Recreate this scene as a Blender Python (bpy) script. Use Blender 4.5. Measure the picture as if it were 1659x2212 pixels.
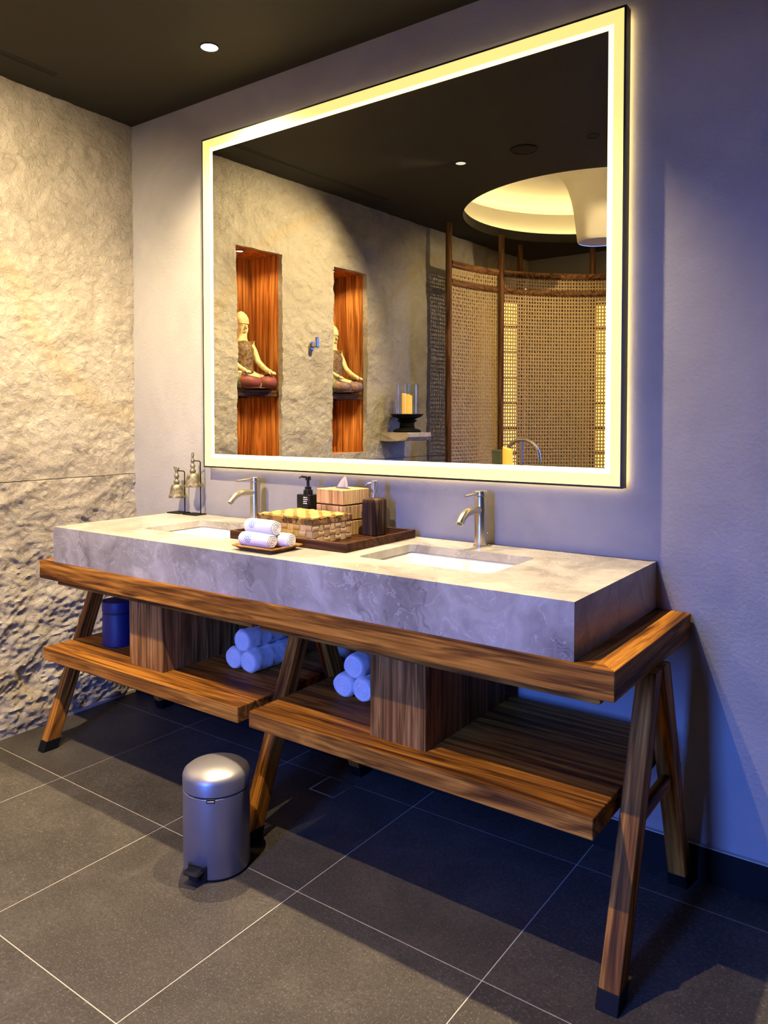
import bpy, bmesh, math, random
from mathutils import Vector, Matrix, noise

for _o in list(bpy.data.objects):
    bpy.data.objects.remove(_o)
scene = bpy.context.scene
COL = scene.collection
PI = math.pi
random.seed(7)

# ------------------------------------------------------------------ camera
IMG_W, IMG_H = 1659.0, 2212.0
F_PX, PPX, PPY = 1657.7, 824.5, 960.1
cam = bpy.data.cameras.new('camera')
cam.sensor_fit = 'HORIZONTAL'
cam.sensor_width = 36.0
cam.lens = F_PX * 36.0 / IMG_W
cam.shift_x = (IMG_W / 2 - PPX) / IMG_W
cam.shift_y = -(IMG_H / 2 - PPY) / IMG_W
cam.clip_start = 0.02
camo = bpy.data.objects.new('camera', cam)
COL.objects.link(camo)
camo.location = (2.9575, -2.1606, 1.2379)
camo.rotation_euler = (PI / 2 - 0.0304, 0, 0.6284)
scene.camera = camo

# ------------------------------------------------------------------ light
H = 2.557                      # ceiling height
WARM = (1.0, 0.765, 0.43)
SKY = (0.08, 0.20, 1.0)
EXPOSURE = 0.0
scene.view_settings.view_transform = 'Standard'
scene.view_settings.look = 'None'
scene.view_settings.exposure = EXPOSURE
scene.view_settings.gamma = 1.0
scene.view_settings.use_curve_mapping = False
world = bpy.data.worlds.new('dusk_sky')
world.use_nodes = True
world.node_tree.nodes['Background'].inputs[0].default_value = (*SKY, 1)
world.node_tree.nodes['Background'].inputs[1].default_value = 82.0
scene.world = world
# the window's daylight portal (samples the sky through the opening)
WX0, WX1, WZ0, WZ1, WY = 1.78, 2.22, 0.30, 2.30, 3.80
pl = bpy.data.lights.new('window_portal', 'AREA')
pl.shape = 'RECTANGLE'
pl.size = WX1 - WX0
pl.size_y = WZ1 - WZ0
pl.cycles.is_portal = True
plo = bpy.data.objects.new('window_portal', pl)
plo.location = ((WX0 + WX1) / 2, -(WY + 0.04), (WZ0 + WZ1) / 2)
plo.rotation_euler = (PI / 2, 0, 0)       # light leaves along +y, into the room
COL.objects.link(plo)

SPOTS = [  # x, Y, watts, cone, blend   : recessed ceiling downlights, the last one an added lamp
    (0.85, 0.294, 250, 124, 1.0),
    (1.79, 0.294, 250, 96, 1.0),
    (0.953, 1.384, 330, 106, 1.0),
    (1.636, 1.417, 165, 96, 0.7),
    (2.15, 2.10, 150, 80, 0.6),
]
for i, (x, Y, w, cone, bl) in enumerate(SPOTS):
    s = bpy.data.lights.new('downlight_beam', 'SPOT')
    s.energy = w
    s.color = WARM
    s.spot_size = math.radians(cone)
    s.spot_blend = bl
    s.shadow_soft_size = 0.012
    so = bpy.data.objects.new('downlight_beam', s)
    so.location = (x, -Y, H - 0.014)
    if i == 2:   # gimbal turned to wash the stone wall
        so.rotation_euler = (Vector((.05, -.80, 1.45)) - so.location).to_track_quat('-Z', 'Y').to_euler()
    if i == 4:   # added unseen lamp, aimed to brighten the rattan screen
        so.rotation_euler = (Vector((.45, -2.75, 1.25)) - so.location).to_track_quat('-Z', 'Y').to_euler()
    COL.objects.link(so)

# ------------------------------------------------------------------ helpers
WM = {}


def P(x, Y, z):
    return Vector((x, -Y, z))


def tag(o, label=None, cat=None, group=None, kind=None):
    if label: o['label'] = label
    if cat: o['category'] = cat
    if group: o['group'] = group
    if kind: o['kind'] = kind
    return o


def link(o, parent=None, M=None):
    M = M if M is not None else Matrix()
    o.matrix_basis = M
    if parent is not None:
        o.parent = parent
        o.matrix_parent_inverse = WM[parent.name].inverted()
    COL.objects.link(o)
    WM[o.name] = M.copy()
    return o


def empty(name, x, Y, z, label=None, cat=None, group=None, rot=None):
    o = bpy.data.objects.new(name, None)
    o.empty_display_size = 0.05
    M = Matrix.Translation(P(x, Y, z))
    if rot is not None:
        M = M @ rot
    link(o, None, M)
    return tag(o, label, cat, group)


def mk(name, bm, mat, parent=None, frame=None, smooth=False, flat_angle=None, kind=None):
    """bm is in world coordinates; it is stored in the coordinates of frame."""
    if frame is not None:
        bm.transform(frame.inverted())
    bmesh.ops.recalc_face_normals(bm, faces=bm.faces)
    me = bpy.data.meshes.new(name)
    bm.to_mesh(me)
    bm.free()
    if mat: me.materials.append(mat)
    if smooth:
        me.polygons.foreach_set('use_smooth', [True] * len(me.polygons))
        if flat_angle is not None:
            me.set_sharp_from_angle(angle=math.radians(flat_angle))
    o = bpy.data.objects.new(name, me)
    link(o, parent, frame)
    if kind: o['kind'] = kind
    return o


def inst(name, me, parent, M):
    o = bpy.data.objects.new(name, me)
    return link(o, parent, M)


def box(bm, x0, x1, Y0, Y1, z0, z1, bev=0.0, seg=1):
    vs = [bm.verts.new(P(x, Y, z)) for z in (z0, z1) for Y in (Y0, Y1) for x in (x0, x1)]
    fs = [(0, 1, 3, 2), (4, 6, 7, 5), (0, 4, 5, 1), (2, 3, 7, 6), (0, 2, 6, 4), (1, 5, 7, 3)]
    faces = [bm.faces.new([vs[i] for i in f]) for f in fs]
    if bev:
        ed = list({e for f in faces for e in f.edges})
        bmesh.ops.bevel(bm, geom=ed, offset=bev, segments=seg, affect='EDGES', profile=0.5)
    return bm


def B(*a, **k):
    return box(bmesh.new(), *a, **k)


def prism(bm, pts, h0, h1, fn, bev=0.0):
    """polygon pts extruded h0..h1; fn(a,b,h)->Vector"""
    lo = [bm.verts.new(fn(a, b, h0)) for a, b in pts]
    hi = [bm.verts.new(fn(a, b, h1)) for a, b in pts]
    n = len(pts)
    fs = [bm.faces.new(lo), bm.faces.new(hi[::-1])]
    for i in range(n):
        fs.append(bm.faces.new((lo[i], hi[i], hi[(i + 1) % n], lo[(i + 1) % n])))
    bmesh.ops.recalc_face_normals(bm, faces=fs)
    if bev:
        ed = list({e for f in fs for e in f.edges})
        bmesh.ops.bevel(bm, geom=ed, offset=bev, segments=1, affect='EDGES')
    return bm


def lathe(bm, prof, c, seg=32, cap=True, fn=None):
    """prof: (r, z) list, about the vertical through c=(x,Y,z0)."""
    rings = []
    for r, z in prof:
        if r < 1e-6:
            rings.append([bm.verts.new(P(c[0], c[1], c[2] + z))])
        else:
            rg = []
            for i in range(seg):
                a = 2 * PI * i / seg
                rr = fn(r, a) if fn else r
                rg.append(bm.verts.new(P(c[0] + rr * math.cos(a), c[1] + rr * math.sin(a), c[2] + z)))
            rings.append(rg)
    for a, b in zip(rings, rings[1:]):
        if len(a) == 1 and len(b) == 1: continue
        for i in range(seg):
            j = (i + 1) % seg
            if len(a) == 1: bm.faces.new((a[0], b[i], b[j]))
            elif len(b) == 1: bm.faces.new((a[i], a[j], b[0]))
            else: bm.faces.new((a[i], a[j], b[j], b[i]))
    if cap:
        for rg in (rings[0], rings[-1]):
            if len(rg) > 1: bm.faces.new(rg)
    return bm


def tube(bm, pts, r, seg=12, cap=True):
    """pts: Vectors (blender space); r: number or list"""
    n = len(pts)
    rs = r if isinstance(r, (list, tuple)) else [r] * n
    rings = []
    up = None
    for i, p in enumerate(pts):
        t = (pts[min(i + 1, n - 1)] - pts[max(i - 1, 0)]).normalized()
        if up is None:
            up = Vector((0, 0, 1)) if abs(t.z) < 0.9 else Vector((1, 0, 0))
        u = (up - t * up.dot(t)).normalized()
        up = u
        v = t.cross(u)
        rings.append([bm.verts.new(p + (u * math.cos(2 * PI * k / seg) + v * math.sin(2 * PI * k / seg)) * rs[i]) for k in range(seg)])
    for a, b in zip(rings, rings[1:]):
        for i in range(seg):
            j = (i + 1) % seg
            bm.faces.new((a[i], a[j], b[j], b[i]))
    if cap:
        bm.faces.new(rings[0]); bm.faces.new(rings[-1])
    return bm


def bez(p0, p1, p2, n=10):
    return [p0 * (1 - t) ** 2 + p1 * 2 * t * (1 - t) + p2 * t * t for t in [i / n for i in range(n + 1)]]


def rrect(x0, x1, Y0, Y1, r, n=6):
    out = []
    for cx, cy, a0 in ((x1 - r, Y1 - r, 0), (x0 + r, Y1 - r, 90), (x0 + r, Y0 + r, 180), (x1 - r, Y0 + r, 270)):
        for i in range(n + 1):
            a = math.radians(a0 + 90 * i / n)
            out.append((cx + r * math.cos(a), cy + r * math.sin(a)))
    return out


# ------------------------------------------------------------------ materials
class Mat:
    def __init__(s, name, color=(.5, .5, .5), rough=.5, metal=0., spec=.5):
        s.m = bpy.data.materials.new(name)
        s.m.use_nodes = True
        s.nt = s.m.node_tree
        s.b = s.nt.nodes['Principled BSDF']
        s.out = s.nt.nodes['Material Output']
        s.set('Base Color', (*color, 1)); s.set('Roughness', rough); s.set('Metallic', metal)
        s.set('Specular IOR Level', spec)

    def set(s, k, v): s.b.inputs[k].default_value = v

    def n(s, t, ins=None, **props):
        nd = s.nt.nodes.new(t)
        for k, v in props.items(): setattr(nd, k, v)
        for k, v in (ins or {}).items():
            if hasattr(v, 'links'): s.nt.links.new(v, nd.inputs[k])
            else: nd.inputs[k].default_value = v
        return nd

    def l(s, a, k):
        s.nt.links.new(a, s.b.inputs[k] if isinstance(k, str) else k)

    def coords(s, scale=(1, 1, 1), rand=True, rot=(0, 0, 0)):
        tc = s.n('ShaderNodeTexCoord').outputs['Object']
        if rand:
            oi = s.n('ShaderNodeObjectInfo').outputs['Random']
            mu = s.n('ShaderNodeMath', {0: oi, 1: 23.7}, operation='MULTIPLY').outputs[0]
            tc = s.n('ShaderNodeVectorMath', {0: tc, 1: mu}, operation='ADD').outputs[0]
        return s.n('ShaderNodeMapping', {'Vector': tc, 'Scale': scale, 'Rotation': rot}).outputs[0]

    def noise(s, vec, scale, detail=4, rough=.55, dist=0.):
        return s.n('ShaderNodeTexNoise', {'Vector': vec, 'Scale': scale, 'Detail': detail, 'Roughness': rough, 'Distortion': dist}).outputs['Fac']

    def ramp(s, fac, stops, interp='LINEAR'):
        nd = s.n('ShaderNodeValToRGB', {'Fac': fac})
        cr = nd.color_ramp
        cr.interpolation = interp
        while len(cr.elements) < len(stops): cr.elements.new(0.5)
        for e, (p, c) in zip(cr.elements, stops):
            e.position = p
            e.color = (*c, 1) if len(c) == 3 else c
        return nd.outputs['Color']

    def mix(s, fac, a, b, mode='MIX'):
        nd = s.n('ShaderNodeMix', data_type='RGBA', blend_type=mode)
        for k, v in ((0, fac), (6, a), (7, b)):
            if hasattr(v, 'links'): s.nt.links.new(v, nd.inputs[k])
            else: nd.inputs[k].default_value = (*v, 1) if isinstance(v, tuple) and len(v) == 3 else v
        return nd.outputs[2]

    def bump(s, hgt, strength=.3, dist=.01, prev=None):
        ins = {'Height': hgt, 'Strength': strength, 'Distance': dist}
        if prev is not None: ins['Normal'] = prev
        nb = s.n('ShaderNodeBump', ins).outputs[0]
        s.l(nb, 'Normal')
        return nb


def g3(v): return (v, v, v)


def wood(name, axis, dark=(.055, .02, .007), mid=(.30, .115, .017), light=(.50, .21, .032), rough=.55, streak=1.0):
    m = Mat(name, mid, rough, spec=.08)
    sc = {'x': (2.2, 30, 30), 'y': (30, 2.2, 30), 'z': (30, 30, 2.2)}[axis]
    c = m.coords(sc)
    n1 = m.noise(c, 0.8, 3, .5, 1.6)
    col = m.ramp(n1, [(.30, dark), (.42, tuple((a + b) / 2 for a, b in zip(dark, mid))), (.5, mid), (.62, light), (.75, mid)])
    sc2 = tuple(s * (4 if s > 5 else .9) for s in sc)
    n2 = m.noise(m.coords(sc2), 1.2, 3, .6, .3)
    fine = m.ramp(n2, [(.36, g3(.42)), (.58, g3(1.12))])
    col = m.mix(.75, col, fine, 'MULTIPLY')
    n3 = m.noise(m.coords(tuple(s * .55 for s in sc)), 1.1, 2, .5, 2.2)
    st = m.ramp(n3, [(.60, g3(0.)), (.67, g3(.75 * streak)), (.71, g3(0.))])
    col = m.mix(st, col, dark)
    m.l(col, 'Base Color')
    m.bump(n2, .12, .002)
    return m.m


TEAK_X, TEAK_Y, TEAK_Z = (wood('teak_grain_' + a, a) for a in 'xyz')
PALE_Z = wood('veneer_grain', 'z', (.08, .037, .012), (.27, .125, .034), (.41, .21, .065), .5, .4)
NICHE_Z = wood('niche_timber', 'z', (.20, .055, .012), (.46, .165, .036), (.64, .27, .07), .4, .35)
SHELF_D = wood('dark_shelf_timber', 'y', (.03, .013, .006), (.09, .042, .018), (.13, .065, .03), .6)
POST_Z = wood('screen_post_timber', 'z', (.05, .02, .008), (.17, .075, .026), (.26, .12, .045), .4, .5)
ASH_Z = wood('tissue_box_timber', 'z', (.30, .17, .07), (.50, .32, .15), (.64, .44, .24), .5, .5)
TRAYW = wood('tray_walnut', 'x', (.02, .008, .004), (.055, .022, .011), (.08, .035, .018), .35, .3)
PLATEW = wood('plate_bamboo', 'x', (.13, .055, .015), (.27, .13, .04), (.38, .19, .065), .4, .3)
RIBW = wood('ribbed_resin', 'z', (.012, .006, .004), (.05, .028, .018), (.12, .075, .05), .35, .2)


def plaster():
    m = Mat('grey_plaster', rough=.75, spec=.25)
    c = m.coords((1, 1, 1), False)
    n = m.noise(c, 2.2, 5, .6, .5)
    col = m.ramp(n, [(.3, (.305, .297, .285)), (.5, (.355, .346, .33)), (.72, (.41, .40, .38))])
    m.l(col, 'Base Color')
    b1 = m.bump(m.noise(c, 90, 4, .6), .25, .004)
    b2 = m.noise(c, 28, 3, .7, .8)
    pits = m.ramp(b2, [(.28, g3(0)), (.36, g3(1))])
    m.bump(pits, .10, .003, b1)
    return m.m


def stone():
    m = Mat('split_face_limestone', rough=.8, spec=.2)
    c = m.coords((1, 1, 1), False)
    n = m.noise(c, 3.0, 6, .62, .8)
    col = m.ramp(n, [(.28, (.29, .255, .205)), (.48, (.40, .36, .30)), (.7, (.50, .46, .39))])
    vd = m.n('ShaderNodeTexWave', {'Vector': m.coords((1, 1, 1), False, (.75, 0, 0)), 'Scale': .33, 'Distortion': 5.5, 'Detail': 3., 'Detail Scale': 1.4},
             wave_type='BANDS', bands_direction='Z').outputs['Fac']
    vein = m.ramp(vd, [(.0, g3(.55)), (.035, g3(0.))])
    col = m.mix(vein, col, (.42, .34, .22))
    cr = m.noise(m.coords((1, 1.3, 2.2), False), 2.4, 2, .5, 2.5)
    crk = m.ramp(cr, [(.493, g3(0)), (.5, g3(.5)), (.507, g3(0))])
    col = m.mix(crk, col, (.2, .17, .13))
    m.l(col, 'Base Color')
    b = m.bump(m.noise(c, 34, 7, .68, .6), .9, .02)
    m.bump(m.noise(c, 160, 3, .6), .25, .004, b)
    return m.m


def marble():
    m = Mat('grey_breccia_marble', rough=.32, spec=.4)
    c = m.coords((1, 1, 1), False)
    w = m.n('ShaderNodeTexNoise', {'Vector': c, 'Scale': 2.6, 'Detail': 4.}).outputs['Color']
    cw = m.n('ShaderNodeVectorMath', {0: w, 1: (.75, .75, .75)}, operation='MULTIPLY').outputs[0]
    cv = m.n('ShaderNodeVectorMath', {0: c, 1: cw}, operation='ADD').outputs[0]
    n1 = m.noise(cv, 4.2, 6, .6, .6)
    col = m.ramp(n1, [(.28, (.15, .137, .128)), (.42, (.25, .233, .217)), (.55, (.345, .325, .305)), (.72, (.48, .46, .435))])
    vo = m.n('ShaderNodeTexVoronoi', {'Vector': cv, 'Scale': 5.5}, feature='DISTANCE_TO_EDGE').outputs['Distance']
    v1 = m.ramp(vo, [(.0, g3(.35)), (.012, g3(0))])
    mask = m.ramp(m.noise(c, 3.1, 2), [(.52, g3(0)), (.62, g3(1))])
    v1 = m.mix(1.0, v1, mask, 'MULTIPLY')
    col = m.mix(v1, col, (.66, .64, .62))
    n2 = m.noise(cv, 7.0, 4, .6, 1.5)
    v2 = m.ramp(n2, [(.488, g3(0)), (.5, g3(.5)), (.512, g3(0))])
    col = m.mix(v2, col, (.58, .56, .54))
    n3 = m.noise(cv, 2.4, 3, .5, 2.0)
    v3 = m.ramp(n3, [(.355, g3(0)), (.37, g3(.65)), (.385, g3(0))])
    col = m.mix(v3, col, (.13, .12, .115))
    m.l(col, 'Base Color')
    return m.m


def floor_tile():
    m = Mat('charcoal_floor_tile', rough=.5, spec=.22)
    c = m.coords((1, 1, 1))
    n1 = m.noise(c, 4.5, 5, .65, .4)
    col = m.ramp(n1, [(.3, (.040, .036, .031)), (.55, (.064, .057, .049)), (.75, (.092, .082, .070))])
    n2 = m.noise(c, 210, 3, .7)
    sp = m.ramp(n2, [(.54, g3(0)), (.70, g3(.75))])
    col = m.mix(sp, col, (.20, .18, .15))
    n3 = m.noise(c, 95, 2, .6)
    col = m.mix(m.ramp(n3, [(.35, g3(.5)), (.5, g3(0))]), col, (.035, .032, .03))
    m.l(col, 'Base Color')
    m.bump(n2, .25, .002)
    return m.m


PLASTER, STONE, MARBLE, TILE = plaster(), stone(), marble(), floor_tile()
GROUT = Mat('pale_grout', (.50, .47, .41), .9).m
CEIL = Mat('black_ceiling_paint', (.022, .0195, .014), .7, spec=.25).m
DARK_BASE = Mat('dark_skirting', (.010, .012, .012), .6, spec=.12).m
BLACK = Mat('black_metal', (.012, .012, .013), .4, .3).m
BLACK_MATT = Mat('matt_black_lacquer', (.008, .0075, .007), .6, spec=.12).m
STEEL = Mat('satin_steel', (.56, .55, .53), .28, 1.0).m
NICKEL = Mat('brushed_nickel', (.60, .545, .44), .27, 1.0).m
WHITE = Mat('white_ceramic', (.70, .70, .68), .12, spec=.6).m
COVE = Mat('cove_plaster', (.74, .70, .60), .8).m
MIRROR = Mat('mirror_silver', (.68, .68, .61), 0.0, 1.0).m
NAVY = Mat('navy_leatherette', (.008, .014, .10), .5).m
NAVY_DARK = Mat('navy_seam', (.003, .004, .02), .6).m
BLUEPRINT = Mat('blue_print', (.01, .14, .45), .7).m
WHITEPRINT = Mat('white_print', (.75, .75, .75), .6).m


def towel():
    m = Mat('white_terry', (.80, .80, .82), .95, spec=.1)
    c = m.coords((1, 1, 1))
    m.bump(m.noise(c, 420, 3, .7), .6, .003)
    m.set('Sheen Weight', .3)
    return m.m


TERRY = towel()
TISSUE = Mat('white_tissue', (.85, .84, .82), .9).m


def bin_metal():
    m = Mat('platinum_lacquer', (.33, .33, .37), .40, .78)
    m.set('Coat Weight', .15)
    return m.m


BINM = bin_metal()
BRONZE = Mat('patinated_bronze', (.22, .19, .12), .55, .6)
BRONZE.l(BRONZE.ramp(BRONZE.noise(BRONZE.coords((1, 1, 1)), 60, 4, .65), [(.3, (.07, .06, .035)), (.5, (.20, .175, .11)), (.7, (.36, .34, .26))]), 'Base Color')
BRONZE = BRONZE.m


def shellwork():
    m = Mat('tortoise_shell_inlay', rough=.2, spec=.5)
    c = m.coords((1, 1, 1))
    v = m.n('ShaderNodeTexVoronoi', {'Vector': c, 'Scale': 55.}).outputs['Color']
    r = m.ramp(m.n('ShaderNodeSeparateColor', {0: v}).outputs[0], [(.0, (.03, .015, .006)), (.3, (.16, .075, .018)), (.6, (.42, .25, .07)), (1., (.22, .11, .03))])
    n = m.noise(c, 35, 3, .6, 1.)
    col = m.mix(m.ramp(n, [(.56, g3(0)), (.63, g3(.9))]), r, (.02, .01, .006))
    m.l(col, 'Base Color')
    return m.m


SHELLW = shellwork()


def straw(name, a, b):
    m = Mat(name, rough=.5, spec=.3)
    oi = m.n('ShaderNodeObjectInfo').outputs['Random']
    col = m.ramp(oi, [(0., a), (1., b)])
    n = m.noise(m.coords((90, 12, 12)), 1.5, 2)
    col = m.mix(.5, col, m.ramp(n, [(.3, g3(.7)), (.65, g3(1.1))]), 'MULTIPLY')
    m.l(col, 'Base Color')
    return m.m


STRAW = straw('woven_pandan', (.44, .29, .12), (.68, .50, .27))
STRAW_TOP = straw('woven_pandan_lacquered', (.34, .19, .05), (.56, .37, .13))
RATTAN = Mat('rattan_cane', (.56, .39, .18), .6, spec=.3).m
SLABSTONE = Mat('chiselled_ledge_stone', (.46, .40, .33), .8, spec=.2)
SLABSTONE.bump(SLABSTONE.noise(SLABSTONE.coords((1, 1, 1)), 30, 5, .65), .5, .01)
SLABSTONE = SLABSTONE.m


def emit(name, col, strength):
    m = Mat(name, col, .6)
    m.set('Emission Color', (*col, 1)); m.set('Emission Strength', strength)
    return m.m


LED_BAND = emit('frosted_lit_band', (1.0, .82, .25), .95)
LED_LINE = emit('led_line', (1.0, .92, .56), 1.45)
LED_BACK = emit('led_backlight', (1.0, .74, .34), 16.0)
LENS = emit('downlight_lens', (1.0, .93, .78), 9.0)
LENS_DIM = emit('downlight_lens_dim', (1.0, .96, .9), .9)
COVE_LED = emit('cove_led', (1.0, .78, .38), 14.0)
CANDLE = emit('candle_wax_glow', (1.0, .52, .08), .9)
GLOW_PANEL = emit('lantern_panel', (1.0, .58, .14), 3.0)
GLOW_SLIT = emit('bright_slit_glow', (1.0, .93, .75), 14.0)


def clear_glass(name, tint=(.97, .99, .98), gloss=.08):
    m = Mat(name)
    tr = m.n('ShaderNodeBsdfTransparent', {'Color': (*tint, 1)})
    gl = m.n('ShaderNodeBsdfGlossy', {'Color': (1, 1, 1, 1), 'Roughness': .01})
    lw_ = m.n('ShaderNodeLayerWeight', {'Blend': .5}).outputs['Facing']
    fr = m.n('ShaderNodeMath', {0: m.n('ShaderNodeMath', {0: lw_, 1: 2.2}, operation='POWER').outputs[0], 1: .55, 2: .04}, operation='MULTIPLY_ADD').outputs[0]
    mx = m.n('ShaderNodeMixShader', {0: fr, 1: tr.outputs[0], 2: gl.outputs[0]})
    m.nt.links.new(mx.outputs[0], m.out.inputs['Surface'])
    return m.m


GLASS = clear_glass('clear_glass')

# ------------------------------------------------------------------ room shell
RX, RY = 4.2, 3.80            # right wall, far wall
KA = math.atan(0.05)          # the stone wall stands slightly out of square
SW = Matrix.Rotation(KA, 4, 'Z')


def S(xl, s, z):              # stone-wall coordinates -> world
    return SW @ Vector((xl, -s, z))


floor = mk('floor', B(-.45, RX, -.1, RY + .1, -.06, -.0009), GROUT)
tag(floor, kind='structure')
TP, TX0, TY0, TJ = .5495, 1.610, .6855, .0014
cache = {}
for i in range(-3, 6):
    for j in range(-2, 7):
        x0, x1 = max(TX0 + i * TP, 0.0), min(TX0 + (i + 1) * TP, RX)
        y0, y1 = max(TY0 + j * TP, 0.0), min(TY0 + (j + 1) * TP, RY)
        if x1 - x0 < .02 or y1 - y0 < .02: continue
        w, d = round(x1 - x0 - 2 * TJ, 4), round(y1 - y0 - 2 * TJ, 4)
        if (w, d) not in cache:
            bm = B(0, w, 0, d, -.0055, 0, .0006)
            bmesh.ops.recalc_face_normals(bm, faces=bm.faces)
            me = bpy.data.meshes.new('tile'); bm.to_mesh(me); bm.free(); me.materials.append(TILE)
            cache[(w, d)] = me
        inst('tile', cache[(w, d)], floor, Matrix.Translation(P(x0 + TJ, y0 + TJ, 0)))

wb = mk('wall_back', B(-.45, RX + .1, -.12, 0, -.06, H + .05), PLASTER)
tag(wb, kind='structure')
wr = mk('wall_right', B(RX, RX + .1, 0, RY + .1, -.06, H + .05), Mat('bounce_cut_dark', (.07, .065, .06), .7).m)  # unseen wall, its colour set dark to cut bounced light
tag(wr, kind='structure')
bm = bmesh.new()
box(bm, -.45, WX0, RY, RY + .1, -.06, H + .05)
box(bm, WX1, RX, RY, RY + .1, -.06, H + .05)
box(bm, WX0, WX1, RY, RY + .1, -.06, WZ0)
box(bm, WX0, WX1, RY, RY + .1, WZ1, H + .05)
wf = mk('wall_far', bm, Mat('far_wall_stone', (.20, .185, .155), .8).m)
tag(wf, kind='structure')
bm = bmesh.new()
for a in ((WX0, WX0 + .03, WZ0, WZ1), (WX1 - .03, WX1, WZ0, WZ1), (WX0, WX1, WZ0, WZ0 + .03), (WX0, WX1, WZ1 - .03, WZ1)):
    box(bm, a[0], a[1], RY + .02, RY + .07, a[2], a[3])
win = mk('window_1', bm, BLACK)
tag(win, kind='structure')
mk('pane', B(WX0 + .03, WX1 - .03, RY + .042, RY + .048, WZ0 + .03, WZ1 - .03), GLASS, win)
gnd = mk('floor_added_ground', B(-40, 40, RY + .1, 80, -.3, -.05), Mat('added_ground_dark', (.03, .03, .03), .8).m)  # unseen ground, added to keep sky light off the upper back wall
tag(gnd, kind='structure')
bb = mk('baseboard_back', B(.0, RX, .0, .011, 0, .094, .001), DARK_BASE)
tag(bb, kind='structure')
tr = mk('trim_1', B(0, RX, .0, .0125, .094, .097), GROUT)
tag(tr, kind='structure')

# stone wall: backing + four split-face slabs with two niche openings
bm = bmesh.new()
box(bm, -.40, -.36, -.1, RY + .1, -.06, H + .05)
bm.transform(SW)
wl = mk('wall_left', bm, PLASTER)
tag(wl, kind='structure')
NICHES = [(.700, 1.020), (1.428, 1.738)]
NZ0, NZ1 = 1.047, 2.143
ZJ, SJ = 1.0, 1.985


def relief(s, z):
    rough = 1.15 if z < ZJ else .85
    v = Vector((s, z, 3.1 if z < ZJ else 9.7))
    h = .012 * noise.noise(v * 1.7)
    h += rough * .011 * (noise.fractal(Vector((s * 9, z * 13, 1.3)), 1.0, 2.0, 5) * .55)
    t = noise.noise(Vector((s * 5 + 2.3 * z, z * 6 - s * 1.5, 4.4)))
    h += rough * .009 * (1 - abs(t)) ** 2
    t2 = noise.noise(Vector((s * 15 + 4 * z, z * 22, 7.7)))
    h += rough * .006 * (1 - abs(t2)) ** 2
    h += rough * .0045 * (1 - abs(noise.noise(Vector((s * 34 + z * 9, z * 46 - s * 8, 5.1))))) ** 2
    if z < .9:
        k_ = min(1, (.9 - z) / .5)
        h += .0095 * k_ * (1 - abs(noise.noise(Vector((s * 17, z * 38 + s * 12, 2.2))))) ** 3
        h += .006 * k_ * noise.noise(Vector((s * 40, z * 60, 8.2)))
    return h - .012


def slab(s0, s1, z0, z1, holes, ds):
    def axis(a, b, cuts):
        ks = sorted({a, b, *[c for c in cuts if a < c < b]})
        out = []
        for p, q in zip(ks, ks[1:]):
            n = max(1, round((q - p) / ds))
            out += [p + (q - p) * i / n for i in range(n)]
        return out + [b]
    ss = axis(s0, s1, [c for h in holes for c in h[:2]])
    zs = axis(z0, z1, [c for h in holes for c in h[2:]])
    bm = bmesh.new()
    inside = lambda s, z: any(h[0] < s < h[1] and h[2] < z < h[3] for h in holes)
    edge = lambda s, z: any(h[0] - 1e-6 <= s <= h[1] + 1e-6 and h[2] - 1e-6 <= z <= h[3] + 1e-6 for h in holes)
    grid = {}
    for i, s in enumerate(ss):
        for j, z in enumerate(zs):
            if inside(s, z): continue
            so, zo = s, z
            if edge(s, z):
                so += .006 * noise.noise(Vector((s * 3, z * 14, 5)))
                zo += .004 * noise.noise(Vector((s * 14, z * 3, 8)))
            grid[i, j] = bm.verts.new(S(relief(s, z), so, zo))
    for i in range(len(ss) - 1):
        for j in range(len(zs) - 1):
            k = [(i, j), (i + 1, j), (i + 1, j + 1), (i, j + 1)]
            if inside((ss[i] + ss[i + 1]) / 2, (zs[j] + zs[j + 1]) / 2) or any(q not in grid for q in k): continue
            bm.faces.new([grid[q] for q in k])
    be = [e for e in bm.edges if e.is_boundary]
    ex = bmesh.ops.extrude_edge_only(bm, edges=be)
    Wi = SW.inverted()
    for v in [g for g in ex['geom'] if isinstance(g, bmesh.types.BMVert)]:
        q = Wi @ v.co
        v.co = SW @ Vector((-.034, q.y, q.z))
    return bm


J = .0015
for s0, s1, z0, z1, hs, ds in ((0.0, SJ, .016, ZJ - J, [], .0065), (SJ + J, RY + .02, .016, ZJ - J, [], .03),
                               (0.0, SJ, ZJ + J, H, [(a, b, NZ0, NZ1) for a, b in NICHES], .0078), (SJ + J, RY + .02, ZJ + J, H, [], .018)):
    mk('stone_slab', slab(s0, s1, z0, z1, hs, ds), STONE, wl, smooth=True, flat_angle=50)
bm = bmesh.new()
box(bm, -.05, .004, 0, RY, 0, .016, .001)
bm.transform(SW)
tr = mk('trim_2', bm, Mat('base_strip', (.50, .45, .36), .8).m)
tag(tr, kind='structure')

# ceiling with the round cove opening
CCX, CCY, CCR = 1.21, 2.674, .857
bm = bmesh.new()


def ring_loop(bm, pts):
    vs = [bm.verts.new(p) for p in pts]
    return [bm.edges.new((vs[i], vs[(i + 1) % len(vs)])) for i in range(len(vs))]


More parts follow.
